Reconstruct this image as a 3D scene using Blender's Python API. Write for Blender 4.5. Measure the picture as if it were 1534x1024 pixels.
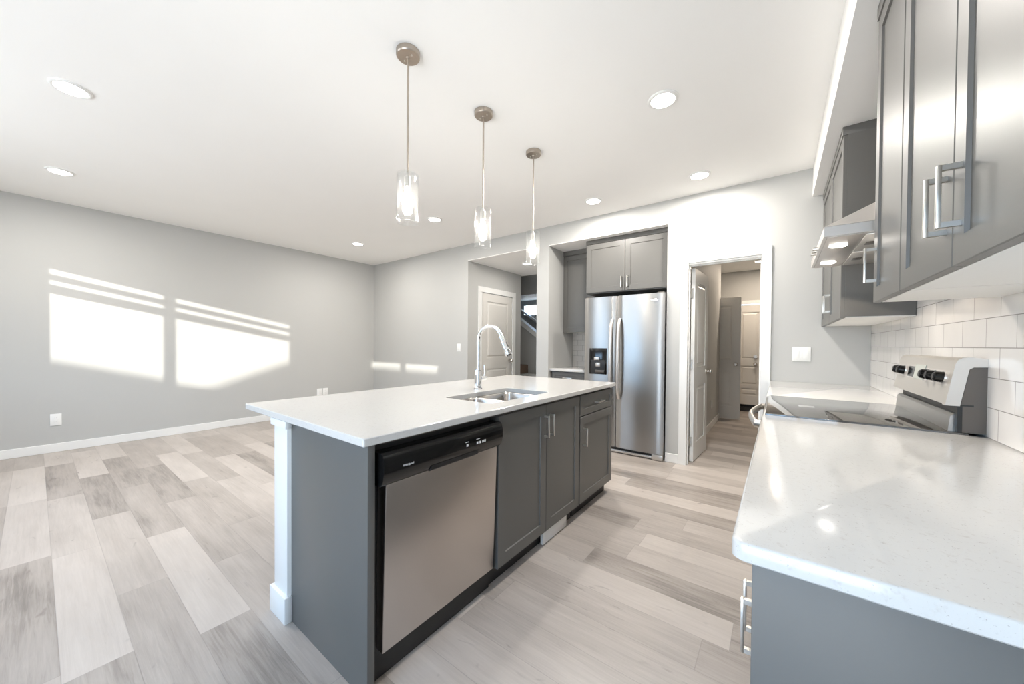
import bpy, bmesh, math
from mathutils import Vector, Matrix
for o in list(bpy.data.objects): bpy.data.objects.remove(o, do_unlink=True)
SC = bpy.context.scene
COL = SC.collection

# ------------------------------------------------------------------ camera
cam_d = bpy.data.cameras.new('camera'); cam = bpy.data.objects.new('camera', cam_d); COL.objects.link(cam)
YAW, PITCH, ROLL, FPX, PPY = .642, .0127, .0076, 534.5, 522.02
r0 = Vector((math.cos(YAW), math.sin(YAW), 0)); d0 = Vector((-math.sin(YAW), math.cos(YAW), 0)); u0 = Vector((0, 0, 1))
dv = d0*math.cos(PITCH) - u0*math.sin(PITCH); uv = u0*math.cos(PITCH) + d0*math.sin(PITCH)
rv = r0*math.cos(ROLL) + uv*math.sin(ROLL); uv2 = uv*math.cos(ROLL) - r0*math.sin(ROLL)
M = Matrix((rv, uv2, -dv)).transposed().to_4x4(); M.translation = Vector((0, 0, 1.2287))
cam.matrix_world = M
cam_d.sensor_width = 36; cam_d.sensor_fit = 'HORIZONTAL'; cam_d.lens = FPX/1534*36
cam_d.shift_y = (PPY-512)/1534
cam_d.clip_start = .02
SC.camera = cam

# ------------------------------------------------------------------ world, sun, exposure
W = bpy.data.worlds.new('sky'); SC.world = W; W.use_nodes = True
nt = W.node_tree; bg = nt.nodes['Background']
tc = nt.nodes.new('ShaderNodeTexCoord'); sx = nt.nodes.new('ShaderNodeSeparateXYZ'); cr = nt.nodes.new('ShaderNodeValToRGB')
nt.links.new(tc.outputs['Generated'], sx.inputs[0]); nt.links.new(sx.outputs['Z'], cr.inputs[0])
cr.color_ramp.elements[0].position = 0.0; cr.color_ramp.interpolation = 'LINEAR'; cr.color_ramp.elements[0].color = (.88, .92, .97, 1)
cr.color_ramp.elements[1].position = .02; cr.color_ramp.elements[1].color = (.52, .80, 1.14, 1)
e = cr.color_ramp.elements.new(.6); e.color = (.40, .64, 1.0, 1)
nt.links.new(cr.outputs[0], bg.inputs['Color']); bg.inputs['Strength'].default_value = 5.8
SKX, SLOPE = .85, .214
sl = bpy.data.lights.new('sun', 'SUN'); so = bpy.data.objects.new('sun', sl); COL.objects.link(so)
sl.energy = 5; sl.angle = math.radians(.53); sl.color = (1, .95, .86)
so.rotation_euler = Vector((-SKX, 1, -SLOPE)).to_track_quat('-Z', 'Y').to_euler()
SC.view_settings.view_transform = 'Standard'; SC.view_settings.look = 'None'
SC.view_settings.gamma = 1; SC.view_settings.exposure = .60; SC.view_settings.use_curve_mapping = False
cy = SC.cycles
cy.use_denoising = True
try: cy.denoiser = 'OPENIMAGEDENOISE'
except Exception: pass
cy.max_bounces = 10; cy.diffuse_bounces = 6; cy.glossy_bounces = 5; cy.transmission_bounces = 8; cy.transparent_max_bounces = 12
cy.caustics_reflective = False; cy.caustics_refractive = False; cy.sample_clamp_indirect = 6

# ------------------------------------------------------------------ key dimensions (metres)
H = 2.756            # ceiling
XL = -6.393          # left wall face
YB = 4.003           # back wall face
XR = .596            # right wall face
YF = -1.6            # window wall face (behind the camera)
CT = .915            # worktop height

# ------------------------------------------------------------------ materials
def mat(name, col, rough=.5, metal=0, spec=None, coat=0, bump=0, bscale=60, var=0, vscale=3, emit=None, estr=0):
    m = bpy.data.materials.new(name); m.use_nodes = True
    n = m.node_tree; p = n.nodes['Principled BSDF']
    p.inputs['Base Color'].default_value = (*col, 1); p.inputs['Roughness'].default_value = rough; p.inputs['Metallic'].default_value = metal
    if spec is not None: p.inputs['Specular IOR Level'].default_value = spec
    if coat: p.inputs['Coat Weight'].default_value = coat; p.inputs['Coat Roughness'].default_value = .05
    t = n.nodes.new('ShaderNodeTexCoord')
    if bump:
        z = n.nodes.new('ShaderNodeTexNoise'); z.inputs['Scale'].default_value = bscale; z.inputs['Detail'].default_value = 3
        b = n.nodes.new('ShaderNodeBump'); b.inputs['Strength'].default_value = bump; b.inputs['Distance'].default_value = .002
        n.links.new(t.outputs['Object'], z.inputs['Vector']); n.links.new(z.outputs['Fac'], b.inputs['Height']); n.links.new(b.outputs[0], p.inputs['Normal'])
    if var:
        z = n.nodes.new('ShaderNodeTexNoise'); z.inputs['Scale'].default_value = vscale
        mx = n.nodes.new('ShaderNodeMix'); mx.data_type = 'RGBA'
        mx.inputs['A'].default_value = tuple(c*(1-var) for c in col)+(1,); mx.inputs['B'].default_value = tuple(min(1, c*(1+var)) for c in col)+(1,)
        n.links.new(t.outputs['Object'], z.inputs['Vector']); n.links.new(z.outputs['Fac'], mx.inputs['Factor']); n.links.new(mx.outputs['Result'], p.inputs['Base Color'])
    if emit: p.inputs['Emission Color'].default_value = (*emit, 1); p.inputs['Emission Strength'].default_value = estr
    return m

M_WALL = mat('wall_paint', (.505, .505, .49), .6, bump=.06, bscale=220, var=.015)
M_CEIL = mat('ceiling_paint', (.93, .92, .90), .8, bump=.1, bscale=160, var=.01)
M_TRIM = mat('white_trim_paint', (.84, .84, .82), .35, var=.01)
M_DOOR = mat('white_door_paint', (.72, .70, .66), .4, var=.01)
M_CAB = mat('grey_cabinet_paint', (.128, .125, .117), .38, spec=.5, bump=.02, bscale=300, var=.02)
M_CABIN = mat('white_cabinet_underside', (.80, .79, .76), .5, var=.01)
M_DARK = mat('dark_toe_kick', (.02, .019, .018), .5, var=.05)
M_PLATE = mat('white_plastic_plate', (.86, .86, .84), .3, var=.01)
M_KEYS = mat('pale_green_keypad', (.46, .48, .44), .35, var=.03)
M_BLACK = mat('black_gloss_plastic', (.008, .008, .008), .12, var=.05)
M_BLACKM = mat('black_matt_plastic', (.015, .015, .015), .45, var=.05)
M_NICKEL = mat('satin_nickel', (.70, .67, .62), .28, 1, var=.02)
M_CHROME = mat('polished_chrome', (.82, .83, .84), .06, 1, var=.01)
M_SILVER = mat('silver_painted_plastic', (.58, .55, .51), .3, .6, var=.02)
M_BRONZE = mat('brushed_nickel_canopy', (.50, .44, .38), .3, 1, var=.04, vscale=40)
M_GLASSTOP = mat('black_ceramic_glass', (.055, .053, .05), .03, spec=.9, coat=.6, var=.02)
M_GREYSIDE = mat('grey_appliance_side', (.12, .105, .092), .35, .3, var=.03)
M_LETTER = mat('white_lettering', (.85, .85, .85), .4, var=.01)
M_LIT = mat('lit_diffuser', (.95, .95, .93), .4, emit=(1, .96, .90), estr=9, var=.01)
M_BULB = mat('lit_bulb', (.95, .95, .93), .3, emit=(1, .93, .84), estr=62, var=.01)
M_CARPET = mat('brown_stair_carpet', (.16, .11, .08), .95, bump=.6, bscale=400, var=.2, vscale=60)
M_OUT = mat('sun_blocker_grey', (.45, .44, .42), .8, var=.05)  # plain grey for the added sun-blocking shape outside

def brushed(name, col, rough, along='Z', aniso=.75):
    m = bpy.data.materials.new(name); m.use_nodes = True; n = m.node_tree; p = n.nodes['Principled BSDF']
    p.inputs['Metallic'].default_value = 1; p.inputs['Roughness'].default_value = rough; p.inputs['Base Color'].default_value = (*col, 1)
    p.inputs['Anisotropic'].default_value = aniso; p.inputs['Anisotropic Rotation'].default_value = .25
    tg = n.nodes.new('ShaderNodeTangent'); tg.direction_type = 'RADIAL'; tg.axis = along
    n.links.new(tg.outputs[0], p.inputs['Tangent'])
    t = n.nodes.new('ShaderNodeTexCoord'); mp = n.nodes.new('ShaderNodeMapping'); mp.inputs['Scale'].default_value = (2, 2, 160)
    z = n.nodes.new('ShaderNodeTexNoise'); z.inputs['Scale'].default_value = 2; z.inputs['Detail'].default_value = 2
    mr = n.nodes.new('ShaderNodeMapRange'); mr.inputs['To Min'].default_value = rough*.95; mr.inputs['To Max'].default_value = rough*1.05
    n.links.new(t.outputs['Object'], mp.inputs[0]); n.links.new(mp.outputs[0], z.inputs['Vector']); n.links.new(z.outputs['Fac'], mr.inputs[0]); n.links.new(mr.outputs[0], p.inputs['Roughness'])
    return m
M_STEEL = brushed('brushed_stainless_steel', (.40, .392, .38), .31)
M_STEELD = brushed('warm_brushed_stainless', (.60, .555, .52), .30)
M_STEELH = brushed('hood_stainless', (.70, .67, .64), .34, 'X', .4); M_STEELH.node_tree.nodes['Principled BSDF'].inputs['Metallic'].default_value = .7
M_SINK = brushed('sink_steel', (.66, .63, .60), .2, 'Z', .3)

def quartz():
    m = bpy.data.materials.new('white_speckled_quartz'); m.use_nodes = True; n = m.node_tree; p = n.nodes['Principled BSDF']
    p.inputs['Roughness'].default_value = .11; p.inputs['Specular IOR Level'].default_value = .55
    t = n.nodes.new('ShaderNodeTexCoord')
    def speck(scale, lo, hi):
        v = n.nodes.new('ShaderNodeTexNoise'); v.inputs['Scale'].default_value = scale; v.inputs['Detail'].default_value = 4; v.inputs['Roughness'].default_value = .65
        n.links.new(t.outputs['Object'], v.inputs['Vector'])
        r = n.nodes.new('ShaderNodeMapRange'); r.inputs['From Min'].default_value = lo; r.inputs['From Max'].default_value = hi; r.interpolation_type = 'SMOOTHSTEP'
        n.links.new(v.outputs['Fac'], r.inputs[0]); return r
    s1 = speck(230, .63, .70); s2 = speck(60, .56, .74)
    mx = n.nodes.new('ShaderNodeMix'); mx.data_type = 'RGBA'; mx.inputs['A'].default_value = (.66, .65, .63, 1); mx.inputs['B'].default_value = (.59, .565, .54, 1)
    n.links.new(s2.outputs[0], mx.inputs['Factor'])
    mm = n.nodes.new('ShaderNodeMath'); mm.operation = 'MULTIPLY'; mm.inputs[1].default_value = .75; n.links.new(s1.outputs[0], mm.inputs[0])
    m2 = n.nodes.new('ShaderNodeMix'); m2.data_type = 'RGBA'; m2.inputs['B'].default_value = (.36, .33, .31, 1)
    n.links.new(mx.outputs['Result'], m2.inputs['A']); n.links.new(mm.outputs[0], m2.inputs['Factor']); n.links.new(m2.outputs['Result'], p.inputs['Base Color'])
    return m
M_QUARTZ = quartz()

def planks():
    m = bpy.data.materials.new('grey_oak_vinyl_planks'); m.use_nodes = True; n = m.node_tree; p = n.nodes['Principled BSDF']; L = n.links.new
    def math_(op, a, b=None, c=None):
        q = n.nodes.new('ShaderNodeMath'); q.operation = op
        for i, v in enumerate((a, b, c)):
            if v is None: continue
            if isinstance(v, (int, float)): q.inputs[i].default_value = v
            else: L(v, q.inputs[i])
        return q.outputs[0]
    t = n.nodes.new('ShaderNodeTexCoord'); s = n.nodes.new('ShaderNodeSeparateXYZ'); L(t.outputs['Object'], s.inputs[0])
    PW, PL = .18, 1.22
    v = math_('DIVIDE', math_('SUBTRACT', s.outputs['Y'], .05), PW); row = math_('FLOOR', v); fv = math_('FRACT', v)
    wn = n.nodes.new('ShaderNodeTexWhiteNoise'); wn.noise_dimensions = '1D'; L(math_('ADD', row, 37.3), wn.inputs['W'])
    u = math_('ADD', math_('DIVIDE', s.outputs['X'], PL), math_('MULTIPLY', wn.outputs['Value'], 7.0)); colm = math_('FLOOR', u); fu = math_('FRACT', u)
    cb = n.nodes.new('ShaderNodeCombineXYZ'); L(row, cb.inputs[0]); L(colm, cb.inputs[1])
    w2 = n.nodes.new('ShaderNodeTexWhiteNoise'); w2.noise_dimensions = '2D'; L(cb.outputs[0], w2.inputs['Vector'])
    rnd = w2.outputs['Value']
    # soft cloudy tone and grain running along each board
    def tex(xs, ys, det, off, rough=.6, dist=0):
        cv = n.nodes.new('ShaderNodeCombineXYZ')
        L(math_('MULTIPLY', s.outputs['X'], xs), cv.inputs[0]); L(math_('MULTIPLY', s.outputs['Y'], ys), cv.inputs[1]); L(math_('MULTIPLY', rnd, off), cv.inputs[2])
        q = n.nodes.new('ShaderNodeTexNoise'); q.inputs['Scale'].default_value = 1; q.inputs['Detail'].default_value = det; q.inputs['Roughness'].default_value = rough; q.inputs['Distortion'].default_value = dist
        L(cv.outputs[0], q.inputs['Vector']); return q.outputs['Fac']
    cloud = tex(1.6, 7, 2, 50); grain = tex(4, 75, 4, 90, .7, .6); knot = tex(4.5, 16, 2, 130, .5, 1.2)
    tone = math_('ADD', math_('MULTIPLY', rnd, .60), math_('MULTIPLY', math_('SUBTRACT', cloud, .28), .70))
    tone = math_('ADD', tone, math_('MULTIPLY', math_('SUBTRACT', grain, .5), .62))
    cr = n.nodes.new('ShaderNodeValToRGB'); L(tone, cr.inputs[0])
    el = cr.color_ramp.elements; el[0].position = 0; el[0].color = (.22, .192, .170, 1); el[1].position = 1; el[1].color = (.61, .553, .505, 1)
    for pos, c in ((.22, (.37, .326, .292, 1)), (.6, (.505, .452, .410, 1))): q = el.new(pos); q.color = c
    kr = n.nodes.new('ShaderNodeMapRange'); kr.interpolation_type = 'SMOOTHSTEP'; kr.inputs['From Min'].default_value = .66; kr.inputs['From Max'].default_value = .80; kr.inputs['To Max'].default_value = .6
    L(knot, kr.inputs[0])
    mk = n.nodes.new('ShaderNodeMix'); mk.data_type = 'RGBA'; mk.inputs['B'].default_value = (.19, .16, .145, 1); L(cr.outputs[0], mk.inputs['A']); L(kr.outputs[0], mk.inputs['Factor'])
    d1 = math_('MULTIPLY', math_('MINIMUM', fv, math_('SUBTRACT', 1, fv)), PW); d2 = math_('MULTIPLY', math_('MINIMUM', fu, math_('SUBTRACT', 1, fu)), PL)
    sr = n.nodes.new('ShaderNodeMapRange'); sr.inputs['From Min'].default_value = .0005; sr.inputs['From Max'].default_value = .0022; sr.inputs['To Min'].default_value = .30; sr.inputs['To Max'].default_value = 0
    L(math_('MINIMUM', d1, d2), sr.inputs[0])
    ms = n.nodes.new('ShaderNodeMix'); ms.data_type = 'RGBA'; ms.inputs['B'].default_value = (.16, .14, .13, 1); L(mk.outputs['Result'], ms.inputs['A']); L(sr.outputs[0], ms.inputs['Factor'])
    L(ms.outputs['Result'], p.inputs['Base Color'])
    rr = n.nodes.new('ShaderNodeMapRange'); rr.inputs['To Min'].default_value = .30; rr.inputs['To Max'].default_value = .48; L(grain, rr.inputs[0]); L(rr.outputs[0], p.inputs['Roughness'])
    b = n.nodes.new('ShaderNodeBump'); b.inputs['Strength'].default_value = .22; b.inputs['Distance'].default_value = .002
    L(math_('SUBTRACT', grain, math_('MULTIPLY', sr.outputs[0], 2)), b.inputs['Height']); L(b.outputs[0], p.inputs['Normal'])
    return m
M_FLOOR = planks()

def tiles(name, axis, org, width=.205, row=.1045):
    m = bpy.data.materials.new(name); m.use_nodes = True; n = m.node_tree; p = n.nodes['Principled BSDF']; L = n.links.new
    t = n.nodes.new('ShaderNodeTexCoord'); s = n.nodes.new('ShaderNodeSeparateXYZ'); L(t.outputs['Object'], s.inputs[0])
    a = n.nodes.new('ShaderNodeMath'); a.operation = 'SUBTRACT'; L(s.outputs[axis], a.inputs[0]); a.inputs[1].default_value = org
    z = n.nodes.new('ShaderNodeMath'); z.operation = 'SUBTRACT'; L(s.outputs['Z'], z.inputs[0]); z.inputs[1].default_value = CT
    c = n.nodes.new('ShaderNodeCombineXYZ'); L(a.outputs[0], c.inputs[0]); L(z.outputs[0], c.inputs[1])
    k = n.nodes.new('ShaderNodeTexBrick'); L(c.outputs[0], k.inputs['Vector'])
    k.inputs['Scale'].default_value = 1; k.inputs['Brick Width'].default_value = width; k.inputs['Row Height'].default_value = row
    k.inputs['Mortar Size'].default_value = .0016; k.inputs['Mortar Smooth'].default_value = .3; k.offset = .5
    k.inputs['Color1'].default_value = (.71, .685, .66, 1); k.inputs['Color2'].default_value = (.75, .725, .70, 1); k.inputs['Mortar'].default_value = (.30, .28, .26, 1)
    L(k.outputs['Color'], p.inputs['Base Color']); p.inputs['Roughness'].default_value = .12
    nz = n.nodes.new('ShaderNodeTexNoise'); nz.inputs['Scale'].default_value = 7.0; L(t.outputs['Object'], nz.inputs['Vector'])
    mm = n.nodes.new('ShaderNodeMath'); mm.operation = 'SUBTRACT'; L(nz.outputs['Fac'], mm.inputs[0]); L(k.outputs['Fac'], mm.inputs[1])
    b = n.nodes.new('ShaderNodeBump'); b.inputs['Strength'].default_value = .35; b.inputs['Distance'].default_value = .003; L(mm.outputs[0], b.inputs['Height']); L(b.outputs[0], p.inputs['Normal'])
    return m
M_TILE_R = tiles('white_subway_tile_kitchen', 'Y', 1.822)
M_TILE_B = tiles('white_subway_tile_nook', 'X', -2.40, .15, .076)

def clear_glass(name, tint, refl=1.0, milk=0):
    m = bpy.data.materials.new(name); m.use_nodes = True; n = m.node_tree; n.nodes.remove(n.nodes['Principled BSDF'])
    out = n.nodes['Material Output']; tr = n.nodes.new('ShaderNodeBsdfTransparent'); gl = n.nodes.new('ShaderNodeBsdfGlossy'); fr = n.nodes.new('ShaderNodeLayerWeight'); mx = n.nodes.new('ShaderNodeMixShader')
    tr.inputs['Color'].default_value = (*tint, 1); gl.inputs['Roughness'].default_value = .02; fr.inputs['Blend'].default_value = .5
    mu = n.nodes.new('ShaderNodeMath'); mu.operation = 'MULTIPLY_ADD'; mu.inputs[1].default_value = refl; mu.inputs[2].default_value = .04; pw = n.nodes.new('ShaderNodeMath'); pw.operation = 'POWER'; pw.inputs[1].default_value = 4; n.links.new(fr.outputs['Facing'], pw.inputs[0]); n.links.new(pw.outputs[0], mu.inputs[0])
    n.links.new(mu.outputs[0], mx.inputs[0]); n.links.new(tr.outputs[0], mx.inputs[1]); n.links.new(gl.outputs[0], mx.inputs[2]); n.links.new(mx.outputs[0], out.inputs[0])
    if milk:   # faint seeding in the blown glass
        df = n.nodes.new('ShaderNodeBsdfTranslucent'); d2 = n.nodes.new('ShaderNodeBsdfDiffuse'); ad = n.nodes.new('ShaderNodeMixShader'); m2 = n.nodes.new('ShaderNodeMixShader'); m2.inputs[0].default_value = milk
        n.links.new(df.outputs[0], ad.inputs[1]); n.links.new(d2.outputs[0], ad.inputs[2]); n.links.new(mx.outputs[0], m2.inputs[1]); n.links.new(ad.outputs[0], m2.inputs[2]); n.links.new(m2.outputs[0], out.inputs[0])
    return m
M_PANE = clear_glass('window_glass', (.97, .98, .98), .6)
M_SHADE = clear_glass('pendant_clear_glass', (.97, .975, .975), .55, .012)

# ------------------------------------------------------------------ mesh helpers
class B:
    def __init__(s): s.bm = bmesh.new()
    def box(s, x0, x1, y0, y1, z0, z1, bev=0, seg=2):
        t = bmesh.new(); bmesh.ops.create_cube(t, size=1)
        for v in t.verts: v.co = Vector(((x0+x1)/2+v.co.x*(x1-x0), (y0+y1)/2+v.co.y*(y1-y0), (z0+z1)/2+v.co.z*(z1-z0)))
        if bev: bmesh.ops.bevel(t, geom=t.edges[:], offset=bev, segments=seg, affect='EDGES', profile=.5)
        return s.merge(t)
    def merge(s, t):
        me = bpy.data.meshes.new('t'); t.to_mesh(me); t.free(); s.bm.from_mesh(me); bpy.data.meshes.remove(me); return s
    def cyl(s, p0, p1, r, seg=24, r2=None, bev=0):
        p0, p1 = Vector(p0), Vector(p1); t = bmesh.new()
        bmesh.ops.create_cone(t, cap_ends=True, segments=seg, radius1=r, radius2=r if r2 is None else r2, depth=(p1-p0).length)
        if bev: bmesh.ops.bevel(t, geom=[e for e in t.edges if any(len(f.verts) > 4 for f in e.link_faces)], offset=bev, segments=2, affect='EDGES')
        t.transform(Matrix.Translation((p0+p1)/2) @ (p1-p0).to_track_quat('Z', 'Y').to_matrix().to_4x4())
        return s.merge(t)
    def tube(s, pts, r, seg=14, cap=True):
        pts = [Vector(p) for p in pts]; rings = []; nrm = None
        rad = r if isinstance(r, (list, tuple)) else [r]*len(pts)
        for i, p in enumerate(pts):
            d = (pts[min(i+1, len(pts)-1)]-pts[max(i-1, 0)]).normalized()
            if nrm is None: nrm = d.orthogonal().normalized()
            nrm = (nrm - d*nrm.dot(d)).normalized(); bn = d.cross(nrm)
            rings.append([s.bm.verts.new(p+(nrm*math.cos(a)+bn*math.sin(a))*rad[i]) for a in (2*math.pi*k/seg for k in range(seg))])
        for a, b in zip(rings, rings[1:]):
            for k in range(seg): s.bm.faces.new((a[k], a[(k+1) % seg], b[(k+1) % seg], b[k]))
        if cap: s.bm.faces.new(rings[0][::-1]); s.bm.faces.new(rings[-1])
        return s
    def lathe(s, prof, c, seg=32):
        rings = []
        for r, z in prof:
            if r < 1e-6: rings.append([s.bm.verts.new((c[0], c[1], c[2]+z))])
            else: rings.append([s.bm.verts.new((c[0]+r*math.cos(2*math.pi*k/seg), c[1]+r*math.sin(2*math.pi*k/seg), c[2]+z)) for k in range(seg)])
        for a, b in zip(rings, rings[1:]):
            for k in range(seg):
                k2 = (k+1) % seg
                if len(a) == 1 and len(b) == 1: continue
                if len(a) == 1: s.bm.faces.new((a[0], b[k2], b[k]))
                elif len(b) == 1: s.bm.faces.new((a[k], a[k2], b[0]))
                else: s.bm.faces.new((a[k], a[k2], b[k2], b[k]))
        return s
    def prism(s, poly, axis, lo, hi):
        def P(u, v, w): return {'x': (w, u, v), 'y': (u, w, v), 'z': (u, v, w)}[axis]
        a = [s.bm.verts.new(P(u, v, lo)) for u, v in poly]; b = [s.bm.verts.new(P(u, v, hi)) for u, v in poly]
        k = len(poly); s.bm.faces.new(a); s.bm.faces.new(b[::-1])
        for i in range(k): s.bm.faces.new((a[i], b[i], b[(i+1) % k], a[(i+1) % k]))
        return s
    def hexa(s, p):   # 8 points: bottom loop, top loop
        v = [s.bm.verts.new(q) for q in p]
        for f in ((0, 1, 2, 3), (4, 5, 6, 7), (0, 1, 5, 4), (1, 2, 6, 5), (2, 3, 7, 6), (3, 0, 4, 7)): s.bm.faces.new([v[i] for i in f])
        return s
    def tf(s, fn):
        for v in s.bm.verts: v.co = Vector(fn(v.co))
        return s

ORG = {}
def put(name, b, m, parent=None, smooth=True):
    bm = b.bm; bmesh.ops.recalc_face_normals(bm, faces=bm.faces[:])
    o0 = ORG.get(parent.name, Vector((0, 0, 0))) if parent else Vector((0, 0, 0))
    for v in bm.verts: v.co -= o0
    me = bpy.data.meshes.new(name); bm.to_mesh(me); bm.free()
    me.materials.append(m)
    if smooth:
        for p in me.polygons: p.use_smooth = True
        try: me.set_sharp_from_angle(angle=math.radians(32))
        except Exception: pass
    o = bpy.data.objects.new(name, me); COL.objects.link(o)
    if parent: o.parent = parent
    ORG[o.name] = o0
    return o
def thing(name, label, cat, loc, group=None):
    o = bpy.data.objects.new(name, None); COL.objects.link(o); o.location = loc; o.empty_display_size = .1
    o['label'] = label; o['category'] = cat
    if group: o['group'] = group
    ORG[o.name] = Vector(loc); return o
def tag(o, label, cat, group=None):
    o['label'] = label; o['category'] = cat
    if group: o['group'] = group
    return o
def struct(name, b, m, label=None, parent=None, smooth=False):
    o = put(name, b, m, parent, smooth)
    if parent is None: o['kind'] = 'structure'
    if label: o['label'] = label
    return o
def sempty(name, label, loc):
    o = bpy.data.objects.new(name, None); COL.objects.link(o); o.location = loc; o['kind'] = 'structure'; o['label'] = label
    ORG[o.name] = Vector(loc); return o

def mapper(face, pos, sign):
    # (u along width, v height, w outward) -> world ; face 'x': plane x=pos facing sign*x, u=y ; face 'y': plane y=pos, u=x
    if face == 'x': return lambda u, v, w: (pos+sign*w, u, v)
    return lambda u, v, w: (u, pos+sign*w, v)
def shaker(u0, u1, v0, v1, mp, t=.02, st=.062, rec=.007, b=None):
    b = b or B()
    def loop(d, w): return [b.bm.verts.new(mp(u, v, w)) for u, v in ((u0+d, v0+d), (u1-d, v0+d), (u1-d, v1-d), (u0+d, v1-d))]
    loops = [loop(0, 0), loop(0, t-.002), loop(.002, t), loop(st, t), loop(st+.0025, t-rec)]
    for a, c in zip(loops, loops[1:]):
        for k in range(4): b.bm.faces.new((a[k], a[(k+1) % 4], c[(k+1) % 4], c[k]))
    b.bm.faces.new(loops[0][::-1]); b.bm.faces.new(loops[-1])
    return b
def mbox(b, mp, u0, u1, v0, v1, w0, w1, bev=0):
    t = B().box(u0, u1, v0, v1, w0, w1, bev)
    for v in t.bm.verts: v.co = Vector(mp(*v.co))
    return b.merge(t.bm)
def pull(u, v, mp, length=.128, vert=True, proj=.034, wid=.011, w0=.02):
    b = B(); h = length/2
    if vert:
        mbox(b, mp, u-wid/2, u+wid/2, v-h, v+h, w0+proj-.007, w0+proj, .0006)
        for q in (v-h+.0006, v+h-.0116): mbox(b, mp, u-wid/2+.0006, u+wid/2-.0006, q, q+.011, w0-.001, w0+proj-.004)
    else:
        mbox(b, mp, u-h, u+h, v-wid/2, v+wid/2, w0+proj-.007, w0+proj, .0006)
        for q in (u-h+.0006, u+h-.0116): mbox(b, mp, q, q+.011, v-wid/2+.0006, v+wid/2-.0006, w0-.001, w0+proj-.004)
    return b
def panel_door(u0, u1, v0, v1, mp, t, panels, both=True):
    # moulded interior door: slab with sunk mouldings around raised panels
    b = B(); mbox(b, mp, u0, u1, v0, v1, .011, t-.011)
    us = sorted({u0, u1, *(p[0] for p in panels), *(p[1] for p in panels)})
    a, c = panels[0][0], panels[0][1]
    for w0, w1 in (((t-.011, t), (0, .011)) if both else ((t-.011, t),)):
        mbox(b, mp, u0, a, v0, v1, w0, w1); mbox(b, mp, c, u1, v0, v1, w0, w1)
        vs = [v0]+[x for p in sorted(panels, key=lambda q: q[2]) for x in (p[2], p[3])]+[v1]
        for i in range(0, len(vs), 2): mbox(b, mp, a, c, vs[i], vs[i+1], w0, w1)
        hi = w1 > t/2
        for p in panels:
            s0, s1 = (t-.011, t-.001) if hi else (.011, .001)
            def lp(d, w): return [b.bm.verts.new(mp(x, y, w)) for x, y in ((p[0]+d, p[2]+d), (p[1]-d, p[2]+d), (p[1]-d, p[3]-d), (p[0]+d, p[3]-d))]
            l1, l2 = lp(.022, s0), lp(.045, s1)
            for k in range(4): b.bm.faces.new((l1[k], l1[(k+1) % 4], l2[(k+1) % 4], l2[k]))
            b.bm.faces.new(l2)
    return b
def knob(p, d, r=.027):
    # door knob: rose, neck and ball along direction d
    p, d = Vector(p), Vector(d).normalized(); b = B()
    prof = [(0, 0), (.032, 0), (.032, .006), (.012, .012), (.011, .03), (.020, .034), (r, .044), (r, .056), (.020, .066), (0, .068)]
    b.lathe(prof, (0, 0, 0), 24)
    q = d.to_track_quat('Z', 'Y').to_matrix().to_4x4(); b.bm.transform(Matrix.Translation(p) @ q); return b

# ------------------------------------------------------------------ room shell
struct('floor', B().box(-7.2, 1.0, -1.75, 9.0, -.05, 0), M_FLOOR)
struct('ceiling', B().box(XL-.15, XR+.15, YF-.15, YB+.02, H, H+.1), M_CEIL)
struct('wall_left', B().box(XL-.12, XL, YF-.12, YB+.12, 0, H), M_WALL)
wb = B()
HX0, HX1, NX0, NX1, DX0, DX1 = -3.85, -2.587, -2.403, -.955, -.765, -.117
wb.box(XL-.12, HX0, YB, YB+.12, 0, H); wb.box(HX0, HX1, YB, YB+.12, 2.518, H)
wb.box(HX1, NX0, YB, 4.85, 0, H)                                     # stub between hall opening and fridge recess
wb.box(NX0, NX1, YB, YB+.12, 2.514, H); wb.box(NX1, DX0, YB, YB+.12, 0, H)
wb.box(DX0, DX1, YB, YB+.12, 2.065, H); wb.box(DX1, XR+.15, YB, YB+.12, 0, H)
struct('wall_back', wb, M_WALL)
struct('wall_right', B().box(XR, XR+.12, YF-.12, YB, 0, H), M_WALL)
# window wall behind the camera: a two-pane window with narrow top lights, and a glazed patio door
WX = [(-4.945, -4.110), (-4.044, -2.822)]; WZ0, WZ1 = 1.22, 2.407; PX0, PX1, PZ = -1.68, .36, 2.075
wf = B(); y0, y1 = YF-.12, YF
wf.box(XL, WX[0][0], y0, y1, 0, H); wf.box(WX[0][0], WX[1][1], y0, y1, 0, WZ0); wf.box(WX[0][0], WX[1][1], y0, y1, WZ1, H)
wf.box(WX[1][1], PX0, y0, y1, 0, H); wf.box(PX0, PX1, y0, y1, PZ, H); wf.box(PX1, XR, y0, y1, 0, H)
struct('wall_front', wf, M_WALL)
for i, (a, c) in enumerate(WX):
    r = B()
    r.box(a, c, y0+.03, y0+.08, 2.277, 2.336); r.box(a, c, y0+.03, y0+.08, 2.131, 2.223)
    if i == 0: r.box(c, WX[1][0], y0+.03, y0+.08, WZ0, WZ1)
    w = struct('window_%d' % (i+1), r, M_TRIM)
    struct('pane', B().box(a, c, y0+.05, y0+.056, WZ0, WZ1), M_PANE, parent=w)
pd = B(); pd.box(PX0, PX0+.05, y0+.02, y0+.09, 0, PZ); pd.box(PX1-.05, PX1, y0+.02, y0+.09, 0, PZ); pd.box(-.70, -.60, y0+.02, y0+.09, 0, PZ); pd.box(PX0, PX1, y0+.02, y0+.09, 0, .06)
w = struct('door_5', pd, M_TRIM); struct('pane', B().box(PX0, PX1, y0+.05, y0+.056, 0, PZ), M_PANE, parent=w)
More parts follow.
